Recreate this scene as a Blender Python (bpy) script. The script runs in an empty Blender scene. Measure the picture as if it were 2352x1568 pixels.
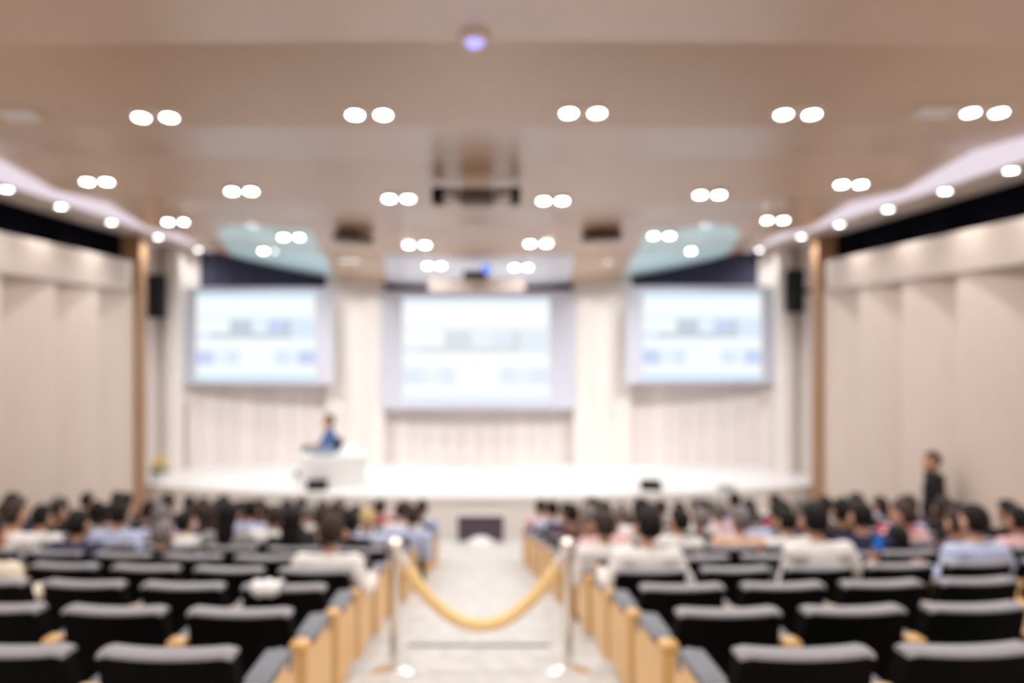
import bpy, bmesh, math, random
from mathutils import Vector, Matrix

random.seed(7)
scene = bpy.context.scene
COL = scene.collection

# ------------------------------------------------------------------ camera, world, exposure
F, CX, CY = 1800.0, 1100.0, 777.0          # focal length and principal point in pixels of the 2352x1568 frame
cam_data = bpy.data.cameras.new('camera')
cam_data.sensor_width = 36.0
cam_data.lens = F / 2352 * 36
cam_data.shift_x = (1176 - CX) / 2352
cam_data.shift_y = (CY - 784) / 2352
cam_data.clip_start = 0.02
cam_data.dof.use_dof = True
cam_data.dof.focus_distance = 0.9
cam_data.dof.aperture_fstop = 1.92
cam = bpy.data.objects.new('camera', cam_data)
cam.rotation_euler = (math.pi / 2, 0, 0)
COL.objects.link(cam)
scene.camera = cam

world = bpy.data.worlds.new('world')
scene.world = world
world.use_nodes = True
world.node_tree.nodes['Background'].inputs[0].default_value = (1.0, 0.93, 0.85, 1)
world.node_tree.nodes['Background'].inputs[1].default_value = 0.3

vs = scene.view_settings
vs.view_transform = 'Standard'
vs.look = 'None'
vs.gamma = 1
vs.use_curve_mapping = False
vs.exposure = 0.18
LAMP = 30.0            # radiance of a downlight lens
SPOT = 108.0            # power of the beam of one twin downlight
#           # radiance of a downlight lens
SCREEN = 0.92           # radiance of a white slide area

# ------------------------------------------------------------------ helpers
def mat(name, col, rough=0.6, metal=0.0, var=0.06, scale=8.0, stretch=(1, 1, 1), spec=0.5, rnd=0.0, bump=0.0, ior=0):
    m = bpy.data.materials.new(name)
    m.use_nodes = True
    nt = m.node_tree
    b = nt.nodes['Principled BSDF']
    b.inputs['Roughness'].default_value = rough
    b.inputs['Metallic'].default_value = metal
    b.inputs['Specular IOR Level'].default_value = spec
    tc = nt.nodes.new('ShaderNodeTexCoord')
    mp = nt.nodes.new('ShaderNodeMapping')
    mp.inputs['Scale'].default_value = stretch
    nz = nt.nodes.new('ShaderNodeTexNoise')
    nz.inputs['Scale'].default_value = scale
    nz.inputs['Detail'].default_value = 4
    nt.links.new(tc.outputs['Object'], mp.inputs['Vector'])
    nt.links.new(mp.outputs['Vector'], nz.inputs['Vector'])
    mr = nt.nodes.new('ShaderNodeMapRange')
    mr.inputs['To Min'].default_value = 1 - var * 2
    mr.inputs['To Max'].default_value = 1 + var * 2
    nt.links.new(nz.outputs['Fac'], mr.inputs['Value'])
    hsv = nt.nodes.new('ShaderNodeHueSaturation')
    hsv.inputs['Color'].default_value = (*col, 1)
    val = mr.outputs['Result']
    if rnd:
        oi = nt.nodes.new('ShaderNodeObjectInfo')
        r2 = nt.nodes.new('ShaderNodeMapRange')
        r2.inputs['To Min'].default_value = 1 - rnd
        r2.inputs['To Max'].default_value = 1 + rnd
        nt.links.new(oi.outputs['Random'], r2.inputs['Value'])
        mm = nt.nodes.new('ShaderNodeMath')
        mm.operation = 'MULTIPLY'
        nt.links.new(r2.outputs['Result'], mm.inputs[0])
        nt.links.new(val, mm.inputs[1])
        val = mm.outputs[0]
    nt.links.new(val, hsv.inputs['Value'])
    nt.links.new(hsv.outputs['Color'], b.inputs['Base Color'])
    if ior: b.inputs['IOR'].default_value = ior
    if bump:
        bp = nt.nodes.new('ShaderNodeBump')
        bp.inputs['Strength'].default_value = bump
        bp.inputs['Distance'].default_value = 0.01
        nt.links.new(nz.outputs['Fac'], bp.inputs['Height'])
        nt.links.new(bp.outputs['Normal'], b.inputs['Normal'])
    return m

def emit(name, col, strength):
    m = bpy.data.materials.new(name)
    m.use_nodes = True
    nt = m.node_tree
    nt.nodes.remove(nt.nodes['Principled BSDF'])
    e = nt.nodes.new('ShaderNodeEmission')
    e.inputs[0].default_value = (*col, 1)
    e.inputs[1].default_value = strength
    nt.links.new(e.outputs[0], nt.nodes['Material Output'].inputs[0])
    return m

class MB:
    def __init__(self):
        self.bm = bmesh.new()
    def box(self, x0, x1, y0, y1, z0, z1, bevel=0.0):
        t = bmesh.new()
        bmesh.ops.create_cube(t, size=1)
        for v in t.verts:
            v.co = Vector(((x0 + x1) / 2 + v.co.x * (x1 - x0), (y0 + y1) / 2 + v.co.y * (y1 - y0), (z0 + z1) / 2 + v.co.z * (z1 - z0)))
        if bevel:
            bmesh.ops.bevel(t, geom=list(t.edges), offset=bevel, segments=2, affect='EDGES', profile=0.5)
        self.add(t)
        return self
    def add(self, t):
        me = bpy.data.meshes.new('tmp')
        t.to_mesh(me)
        t.free()
        self.bm.from_mesh(me)
        bpy.data.meshes.remove(me)
    def lathe(self, prof, seg=20, c=(0, 0, 0), a0=0.0, a1=math.tau):
        bm = self.bm
        full = abs(a1 - a0 - math.tau) < 1e-6
        n = seg if full else seg + 1
        rings = []
        for r, z in prof:
            if r < 1e-6:
                rings.append([bm.verts.new((c[0], c[1], c[2] + z))])
            else:
                rings.append([bm.verts.new((c[0] + r * math.cos(a0 + (a1 - a0) * i / seg), c[1] + r * math.sin(a0 + (a1 - a0) * i / seg), c[2] + z)) for i in range(n)])
        for A, B in zip(rings, rings[1:]):
            for i in range(seg):
                j = (i + 1) % n
                if len(A) == 1 and len(B) == 1:
                    continue
                if len(A) == 1:
                    bm.faces.new((A[0], B[i], B[j]))
                elif len(B) == 1:
                    bm.faces.new((A[i], B[0], A[j]))
                else:
                    bm.faces.new((A[i], B[i], B[j], A[j]))
        return self
    def tube(self, pts, rads, seg=8, ell=None):
        bm = self.bm
        pts = [Vector(p) for p in pts]
        rings = []
        up = Vector((0, 0, 1))
        for i, p in enumerate(pts):
            d = (pts[min(i + 1, len(pts) - 1)] - pts[max(i - 1, 0)]).normalized()
            u = up if abs(d.dot(up)) < 0.95 else Vector((0, 1, 0))
            s = d.cross(u).normalized()
            t = s.cross(d)
            r = rads[i] if isinstance(rads, (list, tuple)) else rads
            ra, rb = r if isinstance(r, tuple) else (r, r)
            rings.append([bm.verts.new(p + s * ra * math.cos(math.tau * k / seg) + t * rb * math.sin(math.tau * k / seg)) for k in range(seg)])
        for A, B in zip(rings, rings[1:]):
            for k in range(seg):
                bm.faces.new((A[k], A[(k + 1) % seg], B[(k + 1) % seg], B[k]))
        bm.faces.new(rings[0][::-1])
        bm.faces.new(rings[-1])
        return self
    def ball(self, c, r, seg=12, rot=None):
        t = bmesh.new()
        bmesh.ops.create_uvsphere(t, u_segments=seg, v_segments=max(6, seg // 2 + 2), radius=1)
        rr = r if isinstance(r, tuple) else (r, r, r)
        M = Matrix.Translation(c) @ (rot.to_4x4() if rot else Matrix()) @ Matrix.Diagonal((*rr, 1))
        bmesh.ops.transform(t, matrix=M, verts=t.verts)
        self.add(t)
        return self
    def prism(self, poly, z0, z1):
        bm = self.bm
        lo = [bm.verts.new((x, y, z0)) for x, y in poly]
        hi = [bm.verts.new((x, y, z1)) for x, y in poly]
        n = len(poly)
        bm.faces.new(lo[::-1])
        bm.faces.new(hi)
        for i in range(n):
            j = (i + 1) % n
            bm.faces.new((lo[i], lo[j], hi[j], hi[i]))
        return self
    def quad(self, *p):
        self.bm.faces.new([self.bm.verts.new(q) for q in p])
        return self
    def xf(self, M):
        bmesh.ops.transform(self.bm, matrix=M, verts=self.bm.verts)
        return self
    def mesh(self, name, m=None, smooth=False):
        bmesh.ops.recalc_face_normals(self.bm, faces=self.bm.faces)
        me = bpy.data.meshes.new(name)
        self.bm.to_mesh(me)
        self.bm.free()
        if smooth:
            me.polygons.foreach_set('use_smooth', [True] * len(me.polygons))
            try:
                me.set_sharp_from_angle(angle=math.radians(40))
            except Exception:
                pass
        if m:
            me.materials.append(m)
        return me
    def obj(self, name, m, parent=None, smooth=False):
        return link(name, self.mesh(name, m, smooth), parent)

def link(name, me, parent=None):
    o = bpy.data.objects.new(name, me)
    COL.objects.link(o)
    if parent:
        o.parent = parent
    return o

def tag(o, label=None, cat=None, group=None, kind=None):
    if label: o['label'] = label
    if cat: o['category'] = cat
    if group: o['group'] = group
    if kind: o['kind'] = kind
    return o

def thing(name, label, cat, loc=(0, 0, 0), rz=0.0, group=None):
    o = link(name, None)
    o.location = loc
    o.rotation_euler = (0, 0, rz)
    o.empty_display_size = 0.1
    return tag(o, label, cat, group)

def struct(o):
    o['kind'] = 'structure'
    return o

def at(px, py, Y):
    return Vector(((px - CX) * Y / F, Y, (CY - py) * Y / F))

ORD = ['zeroth', 'first', 'second', 'third', 'fourth', 'fifth', 'sixth', 'seventh', 'eighth', 'ninth', 'tenth', 'eleventh', 'twelfth']

# ------------------------------------------------------------------ materials
M = {}
M['ceiling'] = mat('ceiling_wood', (0.52, 0.335, 0.205), 0.34, var=0.05, scale=5, stretch=(9, 0.4, 1), ior=2.6)
M['wall'] = mat('pale_wood_panel', (0.72, 0.61, 0.53), 0.55, var=0.05, scale=4, stretch=(8, 8, 0.4), rnd=0.04)
M['stagewall'] = mat('pale_stage_panel', (0.82, 0.755, 0.73), 0.5, var=0.04, scale=4, stretch=(8, 8, 0.4), rnd=0.05)
M['brown'] = mat('brown_wood_pillar', (0.42, 0.25, 0.14), 0.5, var=0.08, scale=4, stretch=(8, 8, 0.4))
M['bulkhead'] = mat('beige_bulkhead', (0.59, 0.50, 0.44), 0.6, var=0.03)
M['cream'] = mat('cream_paint', (0.82, 0.77, 0.72), 0.5, var=0.03)
M['cove'] = emit('cove_light', (0.97, 0.84, 0.93), 0.78)
M['navy'] = mat('navy_fabric', (0.045, 0.05, 0.095), 0.8, var=0.05, scale=30)
M['blackband'] = mat('black_fabric_band', (0.003, 0.003, 0.006), 0.9, var=0.05, scale=30, spec=0.02)
M['carpet'] = mat('light_carpet', (0.59, 0.585, 0.575), 0.95, var=0.14, scale=9, bump=0.3)
M['nosing'] = mat('step_nosing', (0.10, 0.095, 0.09), 0.6)
M['stage'] = mat('white_stage_floor', (0.88, 0.86, 0.855), 0.35, var=0.02)
M['stagefront'] = mat('white_stage_front', (0.86, 0.80, 0.75), 0.5, var=0.02)
M['chair'] = mat('black_chair_fabric', (0.004, 0.0035, 0.0035), 0.9, var=0.1, scale=60, spec=0.08)
M['chairtop_lit'] = mat('grey_chair_edge', (0.28, 0.27, 0.30), 0.45, var=0.05, scale=40)  # ceiling light on the black chair tops, painted in as grey
M['armwood'] = mat('honey_wood', (0.82, 0.50, 0.20), 0.4, var=0.08, scale=5, stretch=(10, 10, 0.6))
M['armpad'] = mat('grey_arm_pad', (0.16, 0.17, 0.20), 0.5, var=0.05, scale=40)
M['metal'] = mat('dark_metal', (0.02, 0.02, 0.022), 0.5, 0.3, spec=0.2)
M['chrome'] = mat('polished_metal', (0.95, 0.91, 0.86), 0.25, 1.0, var=0.01)
M['rope'] = mat('golden_rope', (0.95, 0.68, 0.32), 0.7, var=0.08, scale=60, bump=0.4)
M['black'] = mat('black_plastic', (0.004, 0.004, 0.004), 0.6, spec=0.15)
M['brownmetal'] = mat('bronze_bracket', (0.10, 0.07, 0.05), 0.5, 0.3)
M['screenwhite'] = mat('screen_cloth', (0.60, 0.61, 0.69), 0.8, var=0.01)
M['white'] = mat('white_paint', (0.86, 0.86, 0.86), 0.4, var=0.02)
M['pinkplate'] = mat('pinkish_plate', (0.78, 0.55, 0.47), 0.5)
M['greybeige'] = mat('door_beige', (0.70, 0.57, 0.47), 0.5, var=0.03)
M['plum'] = mat('dark_plum_screen', (0.085, 0.055, 0.075), 0.3, var=0.03)
M['bluegrey'] = mat('blue_grey_laptop', (0.32, 0.42, 0.50), 0.4)
M['yellow'] = mat('yellow_petals', (0.90, 0.70, 0.22), 0.6, var=0.1, scale=20)
M['green'] = mat('leaf_green', (0.10, 0.25, 0.12), 0.6)
M['vent'] = mat('vent_cream', (0.78, 0.64, 0.54), 0.6)
M['skin'] = mat('skin', (0.56, 0.31, 0.20), 0.55, var=0.04, rnd=0.2)
M['hair_black'] = mat('black_hair', (0.009, 0.007, 0.007), 0.6, var=0.2, scale=40, spec=0.2)
M['hair_brown'] = mat('brown_hair', (0.036, 0.021, 0.016), 0.6, var=0.2, scale=40, spec=0.25)
M['hair_grey'] = mat('greying_hair', (0.16, 0.14, 0.14), 0.5, var=0.2, scale=40)
M['hair_blond'] = mat('blond_hair', (0.55, 0.40, 0.18), 0.5, var=0.2, scale=40)
M['trousers'] = mat('dark_trousers', (0.02, 0.02, 0.028), 0.9)
M['shoe'] = mat('black_shoe', (0.015, 0.012, 0.012), 0.4)
M['eye'] = mat('dark_eye', (0.02, 0.015, 0.01), 0.2)
M['phoneblue'] = emit('lit_phone_screen', (0.03, 0.22, 0.72), 0.6)
M['lamp'] = emit('lamp_lens', (1.0, 0.975, 0.95), LAMP)
M['lampdim'] = emit('dim_lamp_lens', (1.0, 0.96, 0.92), 2.0)
M['violet'] = emit('violet_lens', (0.40, 0.37, 0.95), 1.5)
M['bluelens'] = emit('blue_projector_lens', (0.08, 0.22, 0.95), 2.2)
SHIRTS = {
    'white shirt': (0.82, 0.80, 0.78), 'light blue shirt': (0.50, 0.56, 0.78), 'black jacket': (0.008, 0.006, 0.008),
    'navy jacket': (0.022, 0.026, 0.075), 'red top': (0.50, 0.03, 0.06), 'pink top': (0.76, 0.46, 0.46),
    'plum jacket': (0.09, 0.04, 0.06), 'grey top': (0.30, 0.29, 0.29), 'cream shirt': (0.78, 0.70, 0.56),
    'brown jacket': (0.10, 0.05, 0.03), 'peach top': (0.78, 0.50, 0.36), 'blue shirt': (0.05, 0.11, 0.26),
    'lilac shirt': (0.52, 0.48, 0.70)}
for k, c in SHIRTS.items():
    M[k] = mat(k.replace(' ', '_') + '_cloth', c, 0.9, var=0.06, scale=15)

# ------------------------------------------------------------------ hall geometry (camera at the origin, looking along +Y)
def s_of(X):
    return 0.105 - 0.0022 * min(abs(X), 5.9) ** 2
PEAKS = [(-6, 0), (3.4, 1), (4.9, -1), (6.4, 1), (7.9, -1), (9.35, 1), (10.9, -1), (12.45, 1), (14.0, -1), (15.4, 1), (16.6, -0.6), (18.6, 0.8)]
def zig(Y):
    for (a, va), (b, vb) in zip(PEAKS, PEAKS[1:]):
        if a <= Y <= b:
            return va + (vb - va) * (Y - a) / (b - a)
    return 0
def ceil_h(X, Y):
    return 2.22 - (max(Y, 2.5) - 7.7) * s_of(X) + 0.07 * zig(Y)
def on_ceiling(px, py):
    lo, hi = 2.0, 19.0
    prev = None
    Y = lo
    while Y < hi:
        p = at(px, py, Y)
        d = ceil_h(p.x, Y) - p.z
        if d < 0:
            return at(px, py, Y - 0.01)
        Y += 0.01
    return at(px, py, 17.0)

N_ROWS = 11
def row_y(k): return 2.77 + 0.907 * (k - 1)
def floor_z(k): return -1.917 - 0.17 * (k - 1)
def arc(X): return X * X / 64.0
FRONT_Z = floor_z(N_ROWS)
STAGE_Z = -2.88
HW = 6.75

# floor: one carpeted tread per row, each its own part, risers with a dark nosing
floor_base = MB().box(-8.2, 8.2, -3.2, 19, FRONT_Z - 0.25, FRONT_Z).obj('floor', M['carpet'])
struct(floor_base)
XS = [-HW - 0.05 + (2 * HW + 0.1) * i / 26 for i in range(27)]
for k in range(0, N_ROWS):
    z = floor_z(k) if k else floor_z(1) + 0.17
    front = row_y(k + 1) + 0.29 if k else row_y(1) - 0.62
    back = (row_y(k) + 0.29 if k > 1 else row_y(1) - 0.62) if k else -3.2
    mb = MB()
    poly = [(x, back + (arc(x) if k else 0)) for x in XS] + [(x, front + arc(x)) for x in reversed(XS)]
    zb = FRONT_Z - 0.02 if k == 0 else FRONT_Z - 0.01
    mb.prism(poly, zb, z)
    t = mb.obj('step_tread', M['carpet'], floor_base)
    if k != 3: continue
    nz = MB()
    poly = [(x, front + arc(x) - 0.045) for x in XS if abs(x) < 0.7] + [(x, front + arc(x) + 0.004) for x in reversed(XS) if abs(x) < 0.7]
    nz.prism(poly, z - 0.04, z + 0.004)
    nz.obj('step_nosing', M['nosing'], t)

# ceiling
ys = sorted(set([-3.2, 0, 2.5, 18.45] + [p[0] for p in PEAKS if -3 < p[0] < 18.4] + [i * 0.75 for i in range(4, 15)] + [11.4 + 0.4 * i for i in range(17)]))
xs = [-5.9 + 11.8 * i / 40 for i in range(41)]
bm = bmesh.new()
grid = [[bm.verts.new((x, y, ceil_h(x, y))) for x in xs] for y in ys]
top = [[bm.verts.new((x, y, ceil_h(x, y) + 0.12)) for x in xs] for y in ys]
for j in range(len(ys) - 1):
    for i in range(len(xs) - 1):
        bm.faces.new((grid[j][i], grid[j][i + 1], grid[j + 1][i + 1], grid[j + 1][i]))
        bm.faces.new((top[j][i], top[j + 1][i], top[j + 1][i + 1], top[j][i + 1]))
    bm.faces.new((grid[j][0], grid[j + 1][0], top[j + 1][0], top[j][0]))
    bm.faces.new((grid[j][-1], top[j][-1], top[j + 1][-1], grid[j + 1][-1]))
mb = MB(); mb.bm.free(); mb.bm = bm
ceiling = struct(mb.obj('ceiling', M['ceiling']))

# thin sheets on the ceiling whose pale colour paints in the screens' reflections
M['bluereflection'] = mat('painted_blue_reflection', (0.64, 0.92, 0.99), 0.36, var=0.02, ior=1.8)
M['greyreflection'] = mat('painted_grey_reflection', (0.74, 0.76, 0.84), 0.3, var=0.02, ior=1.8)
def painted_reflection(edge, m, nx=10, ny=16):
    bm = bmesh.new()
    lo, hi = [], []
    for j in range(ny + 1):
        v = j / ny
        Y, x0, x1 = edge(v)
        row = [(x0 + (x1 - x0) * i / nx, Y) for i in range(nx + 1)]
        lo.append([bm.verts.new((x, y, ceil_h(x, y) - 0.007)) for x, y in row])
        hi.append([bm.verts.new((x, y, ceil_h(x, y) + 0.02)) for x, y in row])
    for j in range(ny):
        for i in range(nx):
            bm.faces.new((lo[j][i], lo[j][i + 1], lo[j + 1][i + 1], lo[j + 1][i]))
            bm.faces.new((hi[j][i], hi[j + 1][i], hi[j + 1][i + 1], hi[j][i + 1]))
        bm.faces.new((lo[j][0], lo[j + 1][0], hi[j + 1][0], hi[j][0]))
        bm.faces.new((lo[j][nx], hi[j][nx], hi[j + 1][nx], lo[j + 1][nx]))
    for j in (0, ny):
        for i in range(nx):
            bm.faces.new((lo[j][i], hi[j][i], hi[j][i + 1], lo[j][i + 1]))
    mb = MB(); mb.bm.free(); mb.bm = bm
    return mb.obj('painted_reflection', m, ceiling)
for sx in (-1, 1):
    painted_reflection(lambda v: (12.9 + 5.3 * v, sx * (2.75 + .55 * v), sx * (4.1 + 1.25 * math.sin(v * math.pi / 2) ** .7)), M['bluereflection'])
painted_reflection(lambda v: (14.2 + 4.0 * v, -1.75 - .35 * v, 1.75 + .35 * v), M['greyreflection'])

SOFFIT = 1.95
for sx, side in ((-1, 'left'), (1, 'right')):
    # lit cove between the ceiling slab and the side soffit, then the soffit itself
    mb = MB()
    for y0, y1 in zip(ys, ys[1:]):
        a0, a1 = max(ceil_h(5.9, y0) + 0.06, SOFFIT + .01), max(ceil_h(5.9, y1) + 0.06, SOFFIT + .01)
        mb.quad((sx * 6.06, y0, SOFFIT), (sx * 6.06, y1, SOFFIT), (sx * 5.9, y1, a1), (sx * 5.9, y0, a0))
    struct(mb.obj('trim_cove_' + side, M['cove']))
    struct(MB().box(min(sx * 6.05, sx * 7.4), max(sx * 6.05, sx * 7.4), -3.2, 18.45, SOFFIT, SOFFIT + 0.10).obj('ceiling_soffit_' + side, M['bulkhead']))
    # dark band, bulkhead and the wall with its boards
    w = struct(MB().box(min(sx * HW, sx * (HW + .2)), max(sx * HW, sx * (HW + .2)), -3.2, 15.0, -3.7, SOFFIT).obj('wall_' + side, M['wall']))
    MB().box(min(sx * (HW - .01), sx * (HW + .01)), max(sx * (HW - .01), sx * (HW + .01)), -3.2, 14.8, 1.30, SOFFIT - .005).obj('dark_fabric_band', M['blackband'], w)
    MB().box(min(sx * 6.45, sx * HW), max(sx * 6.45, sx * HW), -3.2, 14.6, 0.87, 1.44, 0.03).obj('bulkhead', M['bulkhead'], w)
    y = 14.75
    for i in range(9):
        y1, y0 = y, y - 1.36
        poly = []
        for q in range(9):
            u = q / 8
            yy = y0 + (y1 - y0) * u
            poly.append((sx * (HW - 0.02 - 0.24 * math.sin(u * math.pi / 2) ** 1.3), yy))
        poly += [(sx * HW, y1), (sx * HW, y0)]
        if sx > 0: poly.reverse()
        MB().prism(poly, -3.7, 0.87).obj('curved_panel', M['wall'], w, smooth=True)
        y = y0 - 0.012
    struct(MB().box(min(sx * 6.38, sx * 7.4), max(sx * 6.38, sx * 7.4), 14.76, 15.05, -3.7, SOFFIT).obj('pillar_' + side, M['brown']))
    # stage wing wall behind the pillar
    struct(MB().box(min(sx * 7.05, sx * 7.25), max(sx * 7.05, sx * 7.25), 15.05, 18.6, -3.7, SOFFIT).obj('wall_wing_' + side, M['stagewall']))

# rear wall behind the camera
struct(MB().box(-7.4, 7.4, -3.4, -3.2, -3.8, 3.2).obj('wall_rear', M['wall']))

# back wall of the stage: upright boards along a shallow curve, navy band above
WP = [(0, 18.35), (3.5, 18.2), (5.4, 17.9), (6.6, 17.6), (7.1, 16.2)]
def wall_y(X):
    X = abs(X)
    for (a, ya), (b, yb) in zip(WP, WP[1:]):
        if a <= X <= b:
            return ya + (yb - ya) * (X - a) / (b - a)
    return WP[-1][1]
back = struct(MB().box(-7.4, 7.4, 18.5, 18.7, -3.7, 2.3).obj('wall_back', M['stagewall']))
pts = [-7.08 + 14.16 * i / 36 for i in range(37)]
for a, b in zip(pts, pts[1:]):
    g = 0.006
    poly = [(a + g, wall_y(a)), (b - g, wall_y(b)), (b - g, wall_y(b) + 0.06), (a + g, wall_y(a) + 0.06)]
    MB().prism(poly, STAGE_Z, 1.06).obj('board', M['stagewall'], back)
    MB().prism(poly, 1.062, 2.3).obj('navy_board' if abs(a + b) < 12.6 else 'board', M['navy'] if abs(a + b) < 12.6 else M['stagewall'], back)

# stage
def stage_front(x): return 14.25 + 0.028 * x * x
SX = [-7.0 + 14.0 * i / 40 for i in range(41)]
stage = struct(MB().prism([(x, stage_front(x)) for x in SX] + [(7.0, 18.5), (-7.0, 18.5)], FRONT_Z, STAGE_Z - 0.05).obj('floor_stage', M['stagefront']))
MB().prism([(x, stage_front(x) - 0.03) for x in SX] + [(7.0, 18.5), (-7.0, 18.5)], STAGE_Z - 0.05, STAGE_Z).obj('stage_top', M['stage'], stage)

# pilasters between the screens and round columns beside the outer ones
for sx, side in ((-1, 'left'), (1, 'right')):
    p = MB()
    p.box(min(sx * 2.15, sx * 3.48), max(sx * 2.15, sx * 3.48), 17.85, 18.25, STAGE_Z, 1.5)
    p = struct(p.obj('column_pilaster_' + side, M['cream']))
    for q in range(3):
        a = 2.16 + q * 0.44
        MB().box(min(sx * a, sx * (a + .43)), max(sx * a, sx * (a + .43)), 17.81, 17.86, STAGE_Z, 1.5, .012).obj('board', M['cream'], p)
    c = MB().lathe([(0.001, 0), (0.22, 0), (0.22, 4.5), (0.20, 4.7), (0.14, 4.83), (0.001, 4.83)], 24, (sx * 6.60, 16.9, STAGE_Z))
    struct(c.obj('column_round_' + side, M['cream'], smooth=True))

# door in the left stage wall, plates
d = struct(MB().box(-6.92, -6.52, 17.45, 17.53, STAGE_Z, -1.55).obj('door_1', M['greybeige']))
MB().box(-6.98, -6.90, 17.43, 17.56, STAGE_Z, -1.47).obj('door_frame', M['wall'], d)
MB().box(-6.54, -6.47, 17.43, 17.56, STAGE_Z, -1.47).obj('door_frame', M['wall'], d)
MB().box(-6.90, -6.54, 17.43, 17.56, -1.55, -1.47).obj('door_frame', M['wall'], d)
MB().ball((-6.58, 17.42, -2.1), 0.025, 8).obj('door_handle', M['chrome'], d, True)

# ------------------------------------------------------------------ projection screens
def slide(name, w, h, tint, parent, loc, cyan):
    """A lit slide: header band, a row of pictures, text bands; each area is a face with its own radiance."""
    cols = {'edge': (0.62, 0.83, 0.95) if cyan else (0.78, 0.88, 0.97), 'base': (0.80, 0.91, 0.98) if cyan else (0.86, 0.92, 0.99), 'white': (0.93, 0.97, 1.0) if cyan else (0.97, 0.99, 1.0),
            'grey': (0.56, 0.63, 0.70) if cyan else (0.72, 0.77, 0.80), 'blue': (0.58, 0.67, 0.90) if cyan else (0.79, 0.85, 0.95), 'pale': (0.72, 0.83, 0.95) if cyan else (0.80, 0.86, 0.94)}
    ms = {k: emit(name + '_' + k, c, SCREEN) for k, c in cols.items()}
    order = list(ms)
    rows = [(0, .06, [('edge', 0, 1)]), (.06, .27, [('white', 0, 1)]), (.27, .31, [('base', 0, 1)]),
            (.31, .46, [('white', 0, .28), ('grey', .28, .47), ('base', .47, .60), ('blue', .60, .74), ('grey', .74, .80), ('pale', .80, 1)]),
            (.46, .52, [('pale', 0, .12), ('grey', .12, .80), ('pale', .80, 1)]),
            (.52, .66, [('white', 0, 1)]),
            (.66, .82, [('blue', 0, .14), ('base', .14, .26), ('pale', .26, .36), ('white', .36, .66), ('pale', .66, .78), ('base', .78, .86), ('blue', .86, 1)]),
            (.82, .94, [('white', 0, 1)]), (.94, 1, [('edge', 0, 1)])]
    bm = bmesh.new()
    for v0, v1, cells in rows:
        for k, u0, u1 in cells:
            f = bm.faces.new([bm.verts.new((w * (u - .5), 0, h * (.5 - v))) for u, v in ((u0, v1), (u1, v1), (u1, v0), (u0, v0))])
            f.material_index = order.index(k)
    me = bpy.data.meshes.new(name)
    bm.to_mesh(me); bm.free()
    for k in order:
        me.materials.append(ms[k])
    o = link('slide_image', me, parent)
    o.location = loc
    return o

def screen(label, px0, px1, py0, py1, Y, ix0, ix1, iy0, iy1, cyan, group=None):
    a, b = at(px0, py1, Y), at(px1, py0, Y)
    c = (a + b) / 2
    t = thing('projection_screen', label, 'screen', c)
    w, h = b.x - a.x, b.z - a.z
    MB().box(-w / 2, w / 2, -0.01, 0.02, -h / 2, h / 2).obj('screen_cloth', M['screenwhite'], t)
    MB().box(-w / 2 - .02, w / 2 + .02, -0.03, 0.05, h / 2, h / 2 + .07, .01).obj('roller_case', M['screenwhite'], t)
    MB().box(-w / 2 - .01, w / 2 + .01, -0.025, 0.03, -h / 2 - .05, -h / 2, .01).obj('bottom_bar', M['screenwhite'], t)
    i0, i1 = at(ix0, iy1, Y), at(ix1, iy0, Y)
    ic = (i0 + i1) / 2 - c
    slide('slide', i1.x - i0.x, i1.z - i0.z, 0, t, (ic.x, -0.016, ic.z), cyan)
    return t
screen('large white central screen showing a pale slide, above the stage', 876, 1322, 674, 934, 17.7, 925, 1262, 684, 926, False)
screen('smaller white screen with a cyan edged slide, next to the lectern side column at left', 424, 766, 667, 876, 17.2, 452, 724, 671, 874, True)
screen('smaller white screen with a cyan edged slide, above the stage at right', 1437, 1784, 664, 874, 17.2, 1477, 1748, 670, 872, True)

# ------------------------------------------------------------------ downlights
lens_me = MB().lathe([(0.0, 0.0), (0.066, 0.0), (0.066, 0.012)], 16).mesh('lens', M['lamp'])
ring_me = MB().lathe([(0.068, 0.02), (0.068, -0.013), (0.088, -0.013), (0.092, 0.0), (0.092, 0.02)], 20).mesh('trim_ring', M['white'])
dim_me = MB().lathe([(0.0, 0.0), (0.066, 0.0), (0.066, 0.012)], 16).mesh('lens_dim', M['lampdim'])
def lamp(name, label, offs, loc, cat='ceiling light', group=None, lens=lens_me, tilt=0.0, scale=1.0):
    t = thing(name, label, cat, loc, 0, group)
    t.rotation_euler = (tilt, 0, 0)
    if len(offs) > 1:
        MB().box(min(offs) - .11, max(offs) + .11, -.11, .11, 0.008, 0.03, .004).obj('frame', M['vent'], t)
    for dx in offs:
        o = link('lens', lens, t); o.location = (dx * scale, 0, -0.006); o.scale = (scale,) * 3
        o = link('trim_ring', ring_me, t); o.location = (dx * scale, 0, -0.002); o.scale = (scale,) * 3
    if lens is lens_me:
        ld = bpy.data.lights.new(name + '_beam', 'SPOT')
        ld.energy = SPOT * (1.0 if len(offs) > 1 else 0.4)
        ld.spot_size = math.radians(156)
        ld.spot_blend = 1.0
        ld.shadow_soft_size = 0.06
        ld.color = (1.0, 0.975, 0.95)
        lo = bpy.data.objects.new(name + '_beam', ld)
        lo.location = (0, 0, -0.03)
        lo.parent = t
        COL.objects.link(lo)
    return t
def slope_at(p):
    return math.atan2(ceil_h(p.x, p.y + .05) - ceil_h(p.x, p.y - .05), .1)
PAIRS = [
    [(357, 265), (848, 259), (1339, 255), (1832, 258), (2262, 254)],
    [(223, 414), (555, 436), (916, 453), (1270, 458), (1630, 444), (1955, 420)],
    [(405, 507), (670, 542), (958, 560), (1236, 557), (1519, 539), (1780, 503)],
    [(620, 574), (998, 608), (1197, 612), (1572, 574)]]
SEP = [0.137, 0.127, 0.138, 0.13]
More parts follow.
